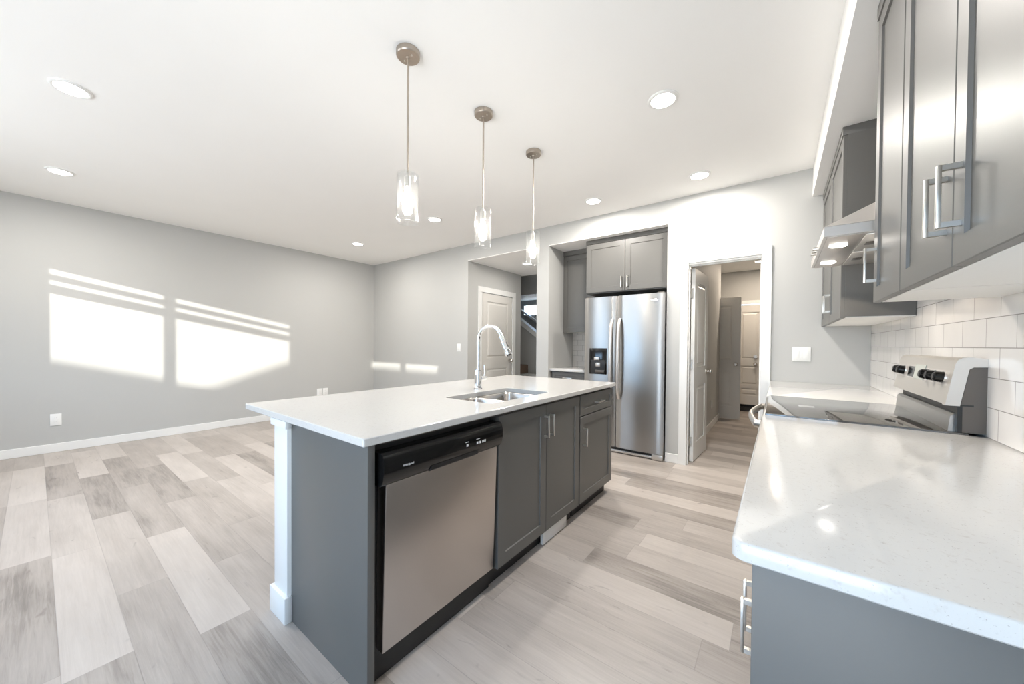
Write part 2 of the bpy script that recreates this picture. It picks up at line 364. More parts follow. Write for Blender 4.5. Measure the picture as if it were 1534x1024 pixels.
# outside the windows: added unseen block, its outline shaped to cut off the low sun
prof = [(-3.5, 0), (-3.5, 3.43), (3.05, 3.40), (3.78, 3.32), (3.91, 3.27), (4.44, 3.23), (5.07, 3.64), (5.68, 4.03), (6.3, 3.975), (16, 3.975), (16, 0)]
struct('sun_blocker', B().prism(prof, 'y', -11.5, -11), M_OUT)
# daylight enters through the two openings
for nm, x0, x1, z0, z1 in (('window', WX[0][0], WX[1][1], WZ0, WZ1), ('patio', PX0, PX1, 0, PZ)):
    l = bpy.data.lights.new('sky_portal_'+nm, 'AREA'); l.shape = 'RECTANGLE'; l.size = x1-x0; l.size_y = z1-z0; l.cycles.is_portal = True
    o = bpy.data.objects.new('sky_portal_'+nm, l); COL.objects.link(o); o.location = ((x0+x1)/2, YF-.13, (z0+z1)/2); o.rotation_euler = (math.radians(90), 0, 0)
# bulkhead over the wall cabinets
struct('trim_1', B().box(.215, XR, YF, YB, 2.512, H), M_CEIL)
# baseboards
BB = .095
def bboard(name, x0, x1, y0, y1): struct(name, B().box(x0, x1, y0, y1, 0, BB, .004), M_TRIM)
bboard('baseboard_left', XL, XL+.014, YF, YB); bboard('baseboard_back', XL+.014, HX0, YB-.014, YB)
bboard('baseboard_post', HX1, NX0, YB-.014, YB); bboard('baseboard_pantry', NX1+.002, -.823, YB-.014, YB)
bboard('baseboard_front', XL+.014, PX0, YF, YF+.014)

# ------------------------------------------------------------------ hall beyond the opening (left)
struct('wall_hall_left', B().box(HX0-.12, HX0, YB+.12, 4.31, 0, 2.51).box(HX0-.12, HX0, 5.155, 5.41, 0, 2.51).box(HX0-.12, HX0, 4.31, 5.155, 2.075, 2.51), M_WALL)
struct('ceiling_hall', B().box(HX0, HX1, YB+.0005, 5.42, 2.51, 2.518).box(HX0-.12, HX1, YB+.12, 5.42, 2.518, 2.6).box(-7.2, HX1, 5.42, 5.5, 2.51, 2.95).box(-7.2, HX1, 5.5, 7.7, 2.85, 2.95), M_CEIL)
struct('wall_hall_right', B().box(HX1, HX1+.12, 4.85, 7.6, 0, 2.9), M_WALL)
struct('wall_stair_far', B().box(-7.2, -5.26, 7.5, 7.6, 0, 2.9).box(-4.3, HX1, 7.5, 7.6, 0, 2.9).box(-5.26, -4.3, 7.5, 7.6, 0, 1.95).box(-5.26, -4.3, 7.5, 7.6, 2.23, 2.9), M_WALL)
struct('wall_stair_side', B().box(-7.3, -7.2, 5.42, 7.6, 0, 2.9).box(-7.2, HX0-.12, 5.42, 5.5, 0, 2.6), M_WALL)
w3 = struct('window_3', B().box(-5.26, -5.22, 7.49, 7.6, 1.95, 2.23).box(-5.26, -4.3, 7.49, 7.6, 1.95, 1.975).box(-5.26, -4.3, 7.49, 7.6, 2.21, 2.23), M_TRIM)
struct('pane', B().box(-5.22, -4.3, 7.55, 7.556, 1.975, 2.21), M_PANE, parent=w3)
# dropped stair soffit, knee walls with white caps
struct('trim_2', B().box(-7.2, HX1, 6.55, 7.5, 2.33, 2.85), M_WALL)
def slope(y0, y1, zt, dz, x0=-6.6, x1=-3.0): # sloped board: top height zt at x=-4.48
    f = lambda x: zt-.68*(x+4.482)
    return [(x0, max(0, f(x0)-dz)), (x1, max(0, f(x1)-dz)), (x1, max(.02, f(x1))), (x0, f(x0))]
k = B().prism([(-5.4, 0), (-2.6, 0), (-2.6, .38), (-5.4, 2.29)], 'y', 6.3, 6.38); struct('wall_stair_knee', k, M_WALL)
struct('trim_3', B().prism([(-5.4, 2.28), (-2.6, .374), (-2.6, .474), (-5.4, 2.40)], 'y', 6.27, 6.41), M_TRIM)
struct('trim_4', B().prism([(-6.4, 2.85), (-2.6, .25), (-2.6, .40), (-6.4, 3.0)], 'y', 7.42, 7.5).tf(lambda c: (c.x, c.y, min(c.z, 2.84))), M_TRIM)
st = thing('carpeted_stair_step', 'brown carpeted stair step seen through the hall opening', 'stair step', (-4.3, 6.1, 0))
put('carpet_runner', B().box(-4.55, -4.235, 5.95, 6.25, .18, .80, .02), M_CARPET, st); put('riser_box', B().box(-4.55, -3.6, 5.95, 6.25, 0, .62, .01), M_WALL, st)
# hall closet door (closed) with casing
mp = mapper('x', HX0-.035, 1)
d4 = struct('door_4', panel_door(4.325, 5.14, .012, 2.06, mp, .035, [(4.455, 5.01, .22, .82), (4.455, 5.01, 1.0, 1.93)]), M_DOOR, 'white two panel closet door closed in the hall')
for z in (.25, 1.05, 1.82): struct('hinge', B().box(HX0-.002, HX0+.006, 4.316, 4.328, z-.045, z+.045), M_BRONZE, parent=d4)
struct('knob', knob((HX0, 5.07, .93), (1, 0, 0)), M_NICKEL, parent=d4, smooth=True)
cs = B(); cs.box(HX0-.1, HX0-.036, 4.31, 4.324, 0, 2.064); cs.box(HX0-.1, HX0-.036, 5.141, 5.155, 0, 2.064); cs.box(HX0-.1, HX0-.036, 4.31, 5.155, 2.064, 2.075)
cs.box(HX0, HX0+.016, 4.235, 4.318, 0, 2.067, .003); cs.box(HX0, HX0+.016, 5.147, 5.235, 0, 2.067, .003); cs.box(HX0, HX0+.016, 4.235, 5.235, 2.067, 2.155, .003)
struct('trim_5', cs, M_TRIM)
bboard('baseboard_hall', HX0, HX0+.014, YB+.001, 4.235)

# ------------------------------------------------------------------ pantry passage beyond the door (right)
PC = 2.64
struct('wall_passage_left', B().box(-.92, -.80, YB+.12, 6.95, 0, PC+.1), M_WALL)
struct('wall_passage_right', B().box(.35, .47, YB+.12, 8.1, 0, PC+.1), M_WALL)
struct('wall_passage_far', B().box(-1.9, -.70, 8.0, 8.1, 0, PC).box(.16, .47, 8.0, 8.1, 0, PC).box(-.70, .16, 8.0, 8.1, 2.02, PC), M_WALL)
struct('wall_passage_end', B().box(-2.0, -1.9, 6.95, 8.1, 0, PC).box(-1.9, -.92, 6.87, 6.95, 0, PC), M_WALL)
struct('ceiling_passage', B().box(-2.0, .47, YB+.12, 8.1, PC, PC+.1), M_CEIL)
struct('baseboard_passage', B().box(-.80, -.786, 4.95, 6.95, 0, BB, .004), M_TRIM)
# casing round the passage doorway and its jamb
c = B(); y = YB
c.box(-.823, -.748, y-.016, y, 0, 2.1425, .003); c.box(-.134, -.058, y-.016, y, 0, 2.1425, .003); c.box(-.749, -.133, y-.016, y, 2.068, 2.1425, .003)
c.box(DX0, -.748, y-.002, y+.12, 0, 2.066); c.box(-.134, DX1, y-.002, y+.12, 0, 2.066); c.box(-.748, -.134, y-.002, y+.12, 2.05, 2.066)
c.box(-.748, -.738, y+.035, y+.05, 0, 2.05); c.box(-.144, -.134, y+.035, y+.05, 0, 2.05); c.box(-.738, -.144, y+.035, y+.05, 2.04, 2.05)
struct('trim_6', c, M_TRIM)
# door 1: opened into the passage, seen nearly edge-on
ang = math.radians(93.5); hx, hy = -.742, 4.125
def rot(u, v, w): # u from the hinge along the door, w thickness (towards +x)
    return (hx+u*math.cos(math.pi-ang)*1+w*math.sin(ang), hy+u*math.sin(ang)+w*math.cos(ang)*-1, v)
d1 = struct('door_1', panel_door(.003, .60, .012, 2.035, rot, .035, [(.11, .49, .20, .80), (.11, .49, 1.0, 1.90)]), M_TRIM, 'white two panel passage door swung open beside the fridge wall')
for z in (.22, 1.03, 1.78): struct('hinge', B().box(hx-.006, hx+.022, hy-.008, hy+.002, z-.05, z+.05, .001), M_NICKEL, parent=d1)
p = rot(.54, .93, .035); struct('knob', knob(p, (1, -.05, 0)), M_NICKEL, parent=d1, smooth=True)
# door 2: inner door standing open against the passage wall
mp = mapper('y', 6.955, -1)
d2 = struct('door_2', panel_door(-1.16, -.50, .012, 2.03, mp, .035, [(-1.05, -.61, .22, .80), (-1.05, -.61, .98, 1.90)]), M_DOOR, 'plain grey-white two panel door standing open inside the passage')
struct('knob', knob((-.566, 6.92, .924), (0, -1, 0)), M_BRONZE, parent=d2, smooth=True)
# door 3: far exterior door with deadbolt
mp = mapper('y', 8.04, -1)
d3 = struct('door_3', panel_door(-.68, -.26, .13, 2.0, mp, .04, [(-.58, -.30, .30, .44), (-.58, -.30, .50, .86), (-.58, -.30, .98, 1.86)]), M_DOOR, 'far exterior door with knob and deadbolt at the passage end')
struct('knob', knob((-.345, 8.0, .888), (0, -1, 0)), M_BRONZE, parent=d3, smooth=True)
struct('deadbolt', B().cyl((-.345, 8.0, 1.03), (-.345, 7.975, 1.03), .028).box(-.35, -.34, 7.955, 7.976, 1.01, 1.05), M_BRONZE, parent=d3)
t = B().box(-.76, -.68, 7.985, 8.0, 0, 2.005, .003).box(-.26, -.18, 7.985, 8.0, 0, 2.005, .003).box(-.76, -.18, 7.985, 8.0, 2.005, 2.075, .003).box(-.26, .16, 8.0, 8.06, 0, 2.02)
struct('trim_7', t, M_TRIM)
struct('trim_8', B().box(-.69, -.26, 7.98, 8.09, 0, .085).box(-.69, -.26, 8.03, 8.09, .085, .13), M_DARK, 'dark threshold under the far door')

# ------------------------------------------------------------------ lamps
def downlight(x, y, z, label, power=15, r=.088, group='recessed ceiling lights', col=(1, .95, .89)):
    t = thing('ceiling_light', label, 'ceiling light', (x, y, z-.012), group)
    b = B().lathe([(r, .012), (r, .006), (r-.006, .001), (r-.012, 0), (r-.02, .003), (r-.02, .012)], (x, y, z-.012), 40); put('trim_ring', b, M_TRIM, t)
    put('diffuser', B().cyl((x, y, z-.0105), (x, y, z-.002), r-.0205, 40), M_LIT, t)
    l = bpy.data.lights.new('downlight_lamp', 'AREA'); l.shape = 'DISK'; l.size = .12; l.energy = power; l.color = col
    o = bpy.data.objects.new('downlight_lamp', l); COL.objects.link(o); o.parent = t; o.location = (0, 0, -.006)
    return t
downlight(-3.45, .14, H, 'recessed ceiling light highest at the left edge, largest of the left pair')
downlight(-5.21, .145, H, 'recessed ceiling light at far left close above the grey wall')
downlight(-3.41, 2.95, H, 'recessed ceiling light between the first two hanging pendants')
downlight(-5.215, 2.99, H, 'recessed ceiling light nearest the far left corner of the room')
downlight(-.598, 2.345, H, 'largest recessed ceiling light, right of the three pendants')
downlight(-.59, 3.575, H, 'recessed ceiling light above the passage doorway')
downlight(-1.598, 3.56, H, 'recessed ceiling light above the refrigerator alcove')
downlight(-3.21, 4.68, 2.51, 'small ceiling light in the hall seen behind the farthest pendant', 5, .085)
downlight(-.27, 7.2, PC, 'ceiling light inside the passage beyond the open door', 13, .085, col=(1, .84, .68))

def pendant(y, label):
    x, zc = -1.58, H
    t = thing('pendant_light', label, 'pendant light', (x, y, zc), 'glass pendants over the island')
    c = put('canopy', B().lathe([(0, 0), (.0, -.0), (.0605, 0), (.0605, -.024), (.056, -.029), (.012, -.030), (.010, -.036), (0, -.036)], (x, y, zc), 40), M_BRONZE, t)
    for s in (-1, 1): put('screw', B().cyl((x+s*.03, y, zc-.029), (x+s*.03, y, zc-.034), .004, 12), M_NICKEL, c)
    put('rod', B().cyl((x, y, zc-.03), (x, y, 2.125), .0055, 16), M_BRONZE, t)
    put('socket', B().lathe([(0, .075), (.008, .075), (.010, .06), (.018, .055), (.018, 0), (0, 0)], (x, y, 2.05), 24), M_NICKEL, t)
    put('bulb', B().lathe([(0, 0), (.012, 0), (.013, -.02), (.022, -.05), (.028, -.075), (.026, -.095), (.016, -.108), (0, -.112)], (x, y, 2.052), 24), M_BULB, t)
    R, z0, z1 = .056, 1.863, 2.120
    put('glass_shade', B().lathe([(.012, z1-.0), (R-.004, z1), (R, z1-.004), (R, z0+.002), (R-.002, z0), (R-.004, z0+.002), (R-.004, z1-.006), (.012, z1-.005), (.012, z1)], (x, y, 0), 48), M_SHADE, t)
pendant(1.182, 'clear glass pendant hung nearest, over the near end of the island')
pendant(1.780, 'clear glass pendant hung in the middle of the three over the island')
pendant(2.380, 'clear glass pendant hung farthest, in front of the hall opening')

# ------------------------------------------------------------------ island
IX0, IX1, IY0, IY1 = -2.183, -1.084, .642, 2.906
SX0, SX1, SY0, SY1 = -1.565, -1.205, 1.43, 2.035
def slab_hole(x0, x1, y0, y1, z0, z1, hx0, hx1, hy0, hy1, r=.03, bev=.003):
    b = B(); bm = b.bm
    def rr(a0, a1, b0, b1, rad, k=5):
        pts = []
        for cx, cyy, a in ((a1-rad, b1-rad, 0), (a0+rad, b1-rad, 90), (a0+rad, b0+rad, 180), (a1-rad, b0+rad, 270)):
            for i in range(k+1):
                th = math.radians(a+90*i/k); pts.append((cx+rad*math.cos(th), cyy+rad*math.sin(th)))
        return pts
    def loops(off_o, off_i, z):
        o = [bm.verts.new((px, py, z)) for px, py in rr(x0+off_o, x1-off_o, y0+off_o, y1-off_o, max(.002, .008-off_o))]
        i = [bm.verts.new((px, py, z)) for px, py in rr(hx0-off_i, hx1+off_i, hy0-off_i, hy1+off_i, r+off_i)]
        return o, i
    oa, ia = loops(bev, 0, z0); ob, ib = loops(0, 0, z0+bev); oc, ic = loops(0, 0, z1-bev); od, id_ = loops(bev, bev, z1)
    n = len(oa)
    for p, q in ((oa, ob), (ob, oc), (oc, od), (od, id_), (id_, ic), (ic, ib), (ib, ia), (ia, oa)):
        for k in range(n): bm.faces.new((p[k], p[(k+1) % n], q[(k+1) % n], q[k]))
    return b
tag(put('island_countertop', slab_hole(IX0, IX1, IY0, IY1, .886, CT, SX0, SX1, SY0, SY1), M_QUARTZ, smooth=True), 'long white quartz worktop of the island with a cutout for the sink', 'countertop')
# sink: two bowls under the worktop
sk = thing('kitchen_sink', 'double bowl stainless undermount sink set in the island worktop', 'sink', (-1.385, 1.73, .70))
def bowl(x0, x1, y0, y1, zt, zb):
    b = B(); bm = b.bm; k = 5
    def rr(d, rad, z):
        pts = []
        for cx, cyy, a in ((x1-d-rad, y1-d-rad, 0), (x0+d+rad, y1-d-rad, 90), (x0+d+rad, y0+d+rad, 180), (x1-d-rad, y0+d+rad, 270)):
            for i in range(k+1):
                th = math.radians(a+90*i/k); pts.append(bm.verts.new((cx+rad*math.cos(th), cyy+rad*math.sin(th), z)))
        return pts
    L = [rr(-.008, .055, zt), rr(0, .05, zt), rr(.006, .05, zt-.01), rr(.012, .05, zb+.03), rr(.022, .045, zb+.008), rr(.05, .03, zb)]
    n = len(L[0])
    for p, q in zip(L, L[1:]):
        for j in range(n): bm.faces.new((p[j], p[(j+1) % n], q[(j+1) % n], q[j]))
    bm.faces.new(L[-1]); return b
ym = 1.70
for ya, yc in ((SY0-.004, ym-.009), (ym+.009, SY1+.004)):
    bw = put('bowl', bowl(SX0-.004, SX1+.004, ya, yc, .885, .70), M_SINK, sk)
    put('drain', B().lathe([(0, .004), (.03, .004), (.042, .007), (.045, .003), (.045, 0)], ((SX0+SX1)/2, (ya+yc)/2, .70), 24), M_CHROME, bw)
# faucet
fx, fy = -1.657, 1.828
fa = thing('kitchen_faucet', 'tall chrome gooseneck faucet standing behind the island sink', 'faucet', (fx, fy, CT))
put('base_body', B().lathe([(0, 0), (.030, 0), (.030, .006), (.025, .012), (.024, .125), (.022, .135), (.0, .135)], (fx, fy, CT), 28), M_CHROME, fa)
dirx = Vector((.93, .05, 0)).normalized(); pts = [Vector((fx, fy, CT+.13+i*.03)) for i in range(8)]; R = .098; c0 = Vector((fx, fy, CT+.336))+dirx*R
for i in range(1, 15):
    a = math.pi-i*math.pi*.88/14; pts.append(c0+dirx*R*math.cos(a)+Vector((0, 0, R*math.sin(a))))
put('spout', B().tube(pts, .0125, 18), M_CHROME, fa)
e0 = pts[-1]; dd = (pts[-1]-pts[-2]).normalized()
sp = put('spray_head', B().tube([e0-dd*.005, e0+dd*.01, e0+dd*.02, e0+dd*.09, e0+dd*.138, e0+dd*.144], [.0135, .016, .016, .0195, .024, .021], 20), M_CHROME, fa)
put('spray_button', B().cyl(e0+dd*.05+dirx*.014, e0+dd*.085+dirx*.02, .006, 12), M_BLACKM, sp)
lv = B().cyl((fx, fy+.02, CT+.075), (fx, fy+.075, CT+.075), .017, 20, bev=.002); lv.tube([(fx, fy+.062, CT+.08), (fx+.005, fy+.066, CT+.11), (fx-.004, fy+.07, CT+.165)], [.007, .006, .005], 12)
put('lever_handle', lv, M_CHROME, fa)
put('aerator', B().cyl(e0+dd*.143, e0+dd*.149, .017, 20), M_BLACKM, sp)

# near end panel and corner post
tag(put('island_end_panel', B().box(-1.7085, -1.108, .672, .70, 0, .886, .0015), M_CAB), 'flat grey panel closing the near end of the island', 'panel')
po = thing('island_post', 'white square post with wrapped base under the island overhang', 'post', (-1.80, .75, 0))
px0, px1, py0, py1 = -1.845, -1.709, .655, .80
put('shaft', B().box(px0, px1, py0, py1, 0, .886, .002), M_TRIM, po)
put('base_block', B().box(px0-.018, px1+.010, py0-.014, .6715, 0, .115, .003).box(px0-.018, px1-.0005, .6715, py1+.018, 0, .115, .003), M_TRIM, po)
put('cap_block', B().box(px0-.018, px1+.010, py0-.010, .6715, .853, .885, .003).box(px0-.018, px1-.0005, .6715, py1+.018, .853, .885, .003), M_TRIM, po)

# dishwasher, tilted a touch forward at the top
dw = thing('dishwasher', 'stainless dishwasher with black control strip in the island', 'dishwasher', (-1.4, 1.05, 0))
def tilt(c):
    return (c.x - (.86-c.z)*.030, c.y, c.z) if c.x > -1.155 else tuple(c)
put('tub', B().box(-1.69, -1.155, .72, 1.362, .10, .866), M_BLACKM, dw)
dp = B(); n = 14
pr = [(-1.14, .0)]
prof = [(-1.14, 0), (-1.104, 0)]
dp.box(-1.148, -1.098, .738, 1.358, .115, .728, .004)
put('door_panel', dp.tf(tilt), M_STEELD, dw)
# bowed black control strip
cp = B().prism([(-1.148, .728), (-1.098, .728), (-1.085, .742), (-1.078, .775), (-1.079, .812), (-1.086, .838), (-1.098, .846), (-1.148, .846)], 'y', .716, 1.374)
cpo = put('control_strip', cp.tf(tilt), M_BLACK, dw)
put('handle_recess', B().prism([(-1.10, .722), (-1.082, .733), (-1.081, .748), (-1.10, .752)], 'y', .93, 1.20).tf(tilt), M_BLACKM, cpo)
put('upper_bracket', B().box(-1.15, -1.12, .73, 1.36, .872, .886), M_GREYSIDE, dw)
put('kick_plate', B().box(-1.18, -1.155, .722, 1.362, .005, .10), M_BLACKM, dw)
# printing on the control strip
def text(body, size, m, parent, fn, name):
    cu = bpy.data.curves.new('t', 'FONT'); cu.body = body; cu.size = size; cu.extrude = .0003; cu.resolution_u = 3
    o = bpy.data.objects.new('t', cu); COL.objects.link(o); bpy.context.view_layer.update()
    me = bpy.data.meshes.new_from_object(o.evaluated_get(bpy.context.evaluated_depsgraph_get())); bpy.data.objects.remove(o)
    b = B(); b.bm.from_mesh(me); bpy.data.meshes.remove(me)
    b.tf(fn); return put(name, b, m, parent, False)
def strip(y, z): return lambda c: tilt(Vector((-1.0775+c.z-(abs(z+c.y-.785)*.02), y+c.x, z+c.y)))
text('Whirlpool', .0115, M_LETTER, cpo, strip(.793, .784), 'lettering')
for y, w, z0, z1 in ((1.113, .020, .8005, .803), (1.120, .012, .782, .793), (1.182, .024, .8005, .803), (1.185, .010, .779, .790), (1.203, .010, .779, .790), (1.222, .010, .779, .790), (1.236, .010, .779, .790)):
    put('indicator_mark', B().box(-1.0775, -1.0768, y, y+w, z0, z1).tf(tilt), M_LETTER, cpo)

def base_cabinet(name, label, cat, x_face, y0, y1, sgn, xback, doors, drawers, loc, side_m=M_CAB, kick=.04):
    t = thing(name, label, cat, loc)
    xf = x_face-sgn*.02
    xa, xb = min(xf, xback), max(xf, xback)
    cb = B().box(xa, xb, y0, y0+.018, .10, .882).box(xa, xb, y1-.018, y1, .10, .882).box(xa, xb, y0+.018, y1-.018, .10, .118)
    cb.box(xback if sgn > 0 else xback-.012, xback+.012 if sgn > 0 else xback, y0+.018, y1-.018, .118, .882)
    cb.box(xf-sgn*.018 if sgn > 0 else xf, xf if sgn > 0 else xf+.018, y0+.018, y1-.018, .845, .882)
    put('body', cb, M_CAB, t)
    put('toe_kick', B().box(min(xf-sgn*kick, xback), max(xf-sgn*kick, xback), y0+.002, y1-.012, 0, .10), M_DARK, t)
    mp = mapper('x', xf, sgn)
    for (a, c, z0, z1, hy, hz) in doors:
        d = put('door', shaker(a, c, z0, z1, mp), M_CAB, t); put('handle', pull(hy, hz, mp), M_NICKEL, d)
    for (a, c, z0, z1, hy, hz) in drawers:
        d = put('drawer', shaker(a, c, z0, z1, mp, st=.045), M_CAB, t); put('handle', pull(hy, hz, mp, vert=False), M_NICKEL, d)
    return t
base_cabinet('sink_cabinet', 'grey two door shaker cabinet under the island sink', 'cabinet', -1.11, 1.378, 2.285, 1, -1.69,
    [(1.380, 1.838, .10, .868, 1.815, .742), (1.842, 2.282, .10, .868, 1.875, .742)], [], (-1.4, 1.83, 0))
base_cabinet('drawer_cabinet', 'grey island cabinet with one drawer above a door, nearest the fridge', 'cabinet', -1.11, 2.289, 2.893, 1, -1.69,
    [(2.295, 2.889, .10, .715, 2.345, .57)], [(2.295, 2.889, .722, .868, 2.60, .795)], (-1.4, 2.59, 0))
tag(put('floor_register', B().box(-1.155, -1.135, 1.85, 2.15, .004, .095, .002).box(-1.1365, -1.134, 1.87, 2.13, .02, .08, .001), M_PLATE), 'white vent register in the toe kick under the sink cabinet', 'vent')

# ------------------------------------------------------------------ right-hand run
CX = -.058
def slab(x0, x1, y0, y1, z0, z1, r=.02, bev=.005):
    b = B(); bm = b.bm
    def loop(d, z):
        q = [(x1-d, y0+d), (x1-d, y1-d), (x0+d, y1-d)]
        rr = max(.001, r-d*.3)
        for i in range(9):
            th = math.radians(180+90*i/8); q.append((x0+d+rr+rr*math.cos(th), y0+d+rr+rr*math.sin(th)))
        return [bm.verts.new((px, py, z)) for px, py in q]
    L = [loop(bev*.6, z0), loop(0, z0+bev*.6)]
    for i in range(5): a = math.pi/2*i/4; L.append(loop(bev*(1-math.cos(a)), z1-bev+bev*math.sin(a)))
    n = len(L[0])
    for p, q in zip(L, L[1:]):
        for k in range(n): bm.faces.new((p[k], p[(k+1) % n], q[(k+1) % n], q[k]))
    bm.faces.new(L[0][::-1]); bm.faces.new(L[-1]); return b
tag(put('worktop_near', slab(CX, XR-.001, .675, 2.0, .883, CT), M_QUARTZ), 'white speckled quartz worktop in the right foreground beside the range', 'countertop').name = 'quartz_worktop'
tag(put('quartz_worktop', slab(CX, XR-.001, 2.762, YB-.002, .883, CT, .004), M_QUARTZ), 'white quartz worktop beyond the range against the back wall', 'countertop')
XD = -.03
t = base_cabinet('base_cabinet', 'grey base cabinet with a flat end panel under the foreground worktop', 'cabinet', XD, .72, 1.36, -1, XR-.005,
    [(.724, 1.038, .105, .715, 1.0, .57), (1.042, 1.356, .105, .715, 1.08, .57)], [(.724, 1.356, .722, .868, 1.04, .795)], (.28, 1.03, 0))
put('end_panel', B().box(XD, XR-.002, .70, .72, 0, .883, .001), M_CAB, t)
base_cabinet('base_cabinet', 'grey base cabinet under the foreground worktop next to the range', 'cabinet', XD, 1.364, 1.998, -1, XR-.005,
    [(1.368, 1.994, .105, .715, 1.42, .57)], [(1.368, 1.994, .722, .868, 1.68, .795)], (.28, 1.68, 0))
base_cabinet('base_cabinet', 'grey base cabinet beyond the range under the far worktop', 'cabinet', XD, 2.765, YB-.003, -1, XR-.005,
    [(2.77, 3.38, .105, .868, 3.33, .742), (3.384, 3.996, .105, .868, 3.43, .742)], [], (.28, 3.38, 0))
struct('trim_9', B().box(XR-.006, XR, .675, YB-.001, CT, 1.62), M_TILE_R)

# range
RY0, RY1 = 2.004, 2.758
rg = thing('electric_range', 'stainless electric range with black glass top between the worktops', 'range', (.27, 2.38, 0))
put('body', B().box(-.035, XR-.012, RY0, RY1, .02, .905), M_GREYSIDE, rg)
put('oven_door', B().box(-.062, -.036, RY0+.004, RY1-.004, .22, .80, .004), M_STEEL, rg)
put('oven_window', B().box(-.064, -.061, RY0+.14, RY1-.14, .36, .68, .001), M_BLACK, rg)
put('storage_drawer', B().box(-.060, -.036, RY0+.004, RY1-.004, .04, .21, .004), M_STEEL, rg)
put('front_strip', B().box(-.058, -.036, RY0+.004, RY1-.004, .81, .905, .004), M_STEEL, rg)
put('cooktop', B().box(-.046, .55, RY0, RY1, .905, .921, .003), M_GLASSTOP, rg)
hp = [(-.055, RY0+.06, .855), (-.083, RY0+.075, .855)]+[(-.085-.032*math.sin(math.pi*i/12), RY0+.09+(RY1-RY0-.18)*i/12, .855) for i in range(13)]+[(-.083, RY1-.075, .855), (-.055, RY1-.06, .855)]
hb = B().tube(hp, .0125, 14); hb.tf(lambda c: (c.x, c.y, .855+(c.z-.855)*1.5)); put('oven_handle', hb, M_NICKEL, rg)
# back guard: riser, vent slot and the leaning control panel
put('riser', B().prism([(.505, .921), (.592, .921), (.592, .985), (.520, .985), (.510, .975)], 'y', RY0+.02, RY1-.004), M_STEEL, rg)
put('vent_slot', B().prism([(.528, .985), (.592, .985), (.592, 1.018), (.528, 1.018)], 'y', RY0+.012, RY1-.012), M_BLACKM, rg)
prof = [(.496, 1.018), (.519, 1.165), (.524, 1.180), (.534, 1.188), (.555, 1.190), (.590, 1.184), (.592, 1.02), (.560, 1.016)]
pan = put('control_panel', B().prism(prof, 'y', RY0+.03, RY1), M_SILVER, rg)
put('end_cap', B().prism([(.492, 1.016), (.515, 1.168), (.522, 1.184), (.534, 1.192), (.556, 1.194), (.590, 1.188), (.590, 1.160), (.558, 1.158), (.548, 1.150), (.528, 1.016)], 'y', RY0, RY0+.031), M_SILVER, pan)
put('side_panel', B().prism([(.530, .922), (.530, 1.016), (.549, 1.15), (.558, 1.158), (.590, 1.158), (.592, .922)], 'y', RY0+.002, RY0+.03), M_GREYSIDE, rg)
put('side_gasket', B().prism([(.522, .922), (.534, .922), (.534, 1.016), (.560, 1.016), (.560, 1.022), (.522, 1.022)], 'y', RY0+.0005, RY0+.02), M_BLACKM, rg)
fx_ = lambda z: .496+(z-1.018)*(.023/.147)
put('knob_band', B().hexa([(fx_(1.085)-.001, RY0+.04, 1.085), (fx_(1.085)+.01, RY0+.04, 1.085), (fx_(1.085)+.01, RY1-.02, 1.085), (fx_(1.085)-.001, RY1-.02, 1.085),
    (fx_(1.14)-.001, RY0+.04, 1.14), (fx_(1.14)+.01, RY0+.04, 1.14), (fx_(1.14)+.01, RY1-.02, 1.14), (fx_(1.14)-.001, RY1-.02, 1.14)]), M_STEELH, pan)
dn = Vector((-.988, 0, .155))
for yk in (2.70, 2.63, 2.27, 2.19, 2.10):
    c0 = Vector((fx_(1.113), yk, 1.113)); kb = put('knob', B().cyl(c0, c0+dn*.026, .022, 28, r2=.019, bev=.002), M_BLACK, pan)
    put('grip', B().cyl(c0+dn*.0255, c0+dn*.030, .015, 24, bev=.002), M_BLACKM, kb)
    put('skirt_ring', B().cyl(c0, c0+dn*.004, .0245, 28), M_CHROME, kb)
put('display', B().hexa([(fx_(1.09)-.003, 2.465, 1.09), (fx_(1.09)+.004, 2.465, 1.09), (fx_(1.09)+.004, 2.555, 1.09), (fx_(1.09)-.003, 2.555, 1.09),
    (fx_(1.138)-.003, 2.465, 1.138), (fx_(1.138)+.004, 2.465, 1.138), (fx_(1.138)+.004, 2.555, 1.138), (fx_(1.138)-.003, 2.555, 1.138)]), M_BLACK, pan)
put('keypad', B().hexa([(fx_(1.085)-.003, 2.32, 1.085), (fx_(1.085)+.004, 2.32, 1.085), (fx_(1.085)+.004, 2.46, 1.085), (fx_(1.085)-.003, 2.46, 1.085),
    (fx_(1.15)-.003, 2.32, 1.15), (fx_(1.15)+.004, 2.32, 1.15), (fx_(1.15)+.004, 2.46, 1.15), (fx_(1.15)-.003, 2.46, 1.15)]), M_KEYS, pan)

# wall cabinets
UZ0, UZ1, UX = 1.397, 2.512, .287
def wall_cabinet(label, y0, y1, doors, loc):
    t = thing('wall_cabinet', label, 'cabinet', loc)
    xf = UX+.02
    put('body', B().box(xf, XR-.008, y0, y1, UZ0+.006, UZ1-.05), M_CAB, t)
    put('underside', B().box(xf+.004, XR-.008, y0+.004, y1-.004, UZ0+.001, UZ0+.0065), M_CABIN, t)
    put('top_trim', B().box(UX-.004, XR-.008, y0, y1, UZ1-.05, UZ1-.001, .001), M_CAB, t)
    mp = mapper('x', xf, -1)
    for a, c, hy in doors:
        d = put('door', shaker(a, c, UZ0, UZ1-.053, mp, st=.055), M_CAB, t); put('handle', pull(hy, 1.535, mp), M_NICKEL, d)
    return t
wall_cabinet('double door grey wall cabinet overhead at the right edge', .742, 1.55, [(.745, 1.146, 1.108), (1.150, 1.547, 1.186)], (.44, 1.14, UZ0))
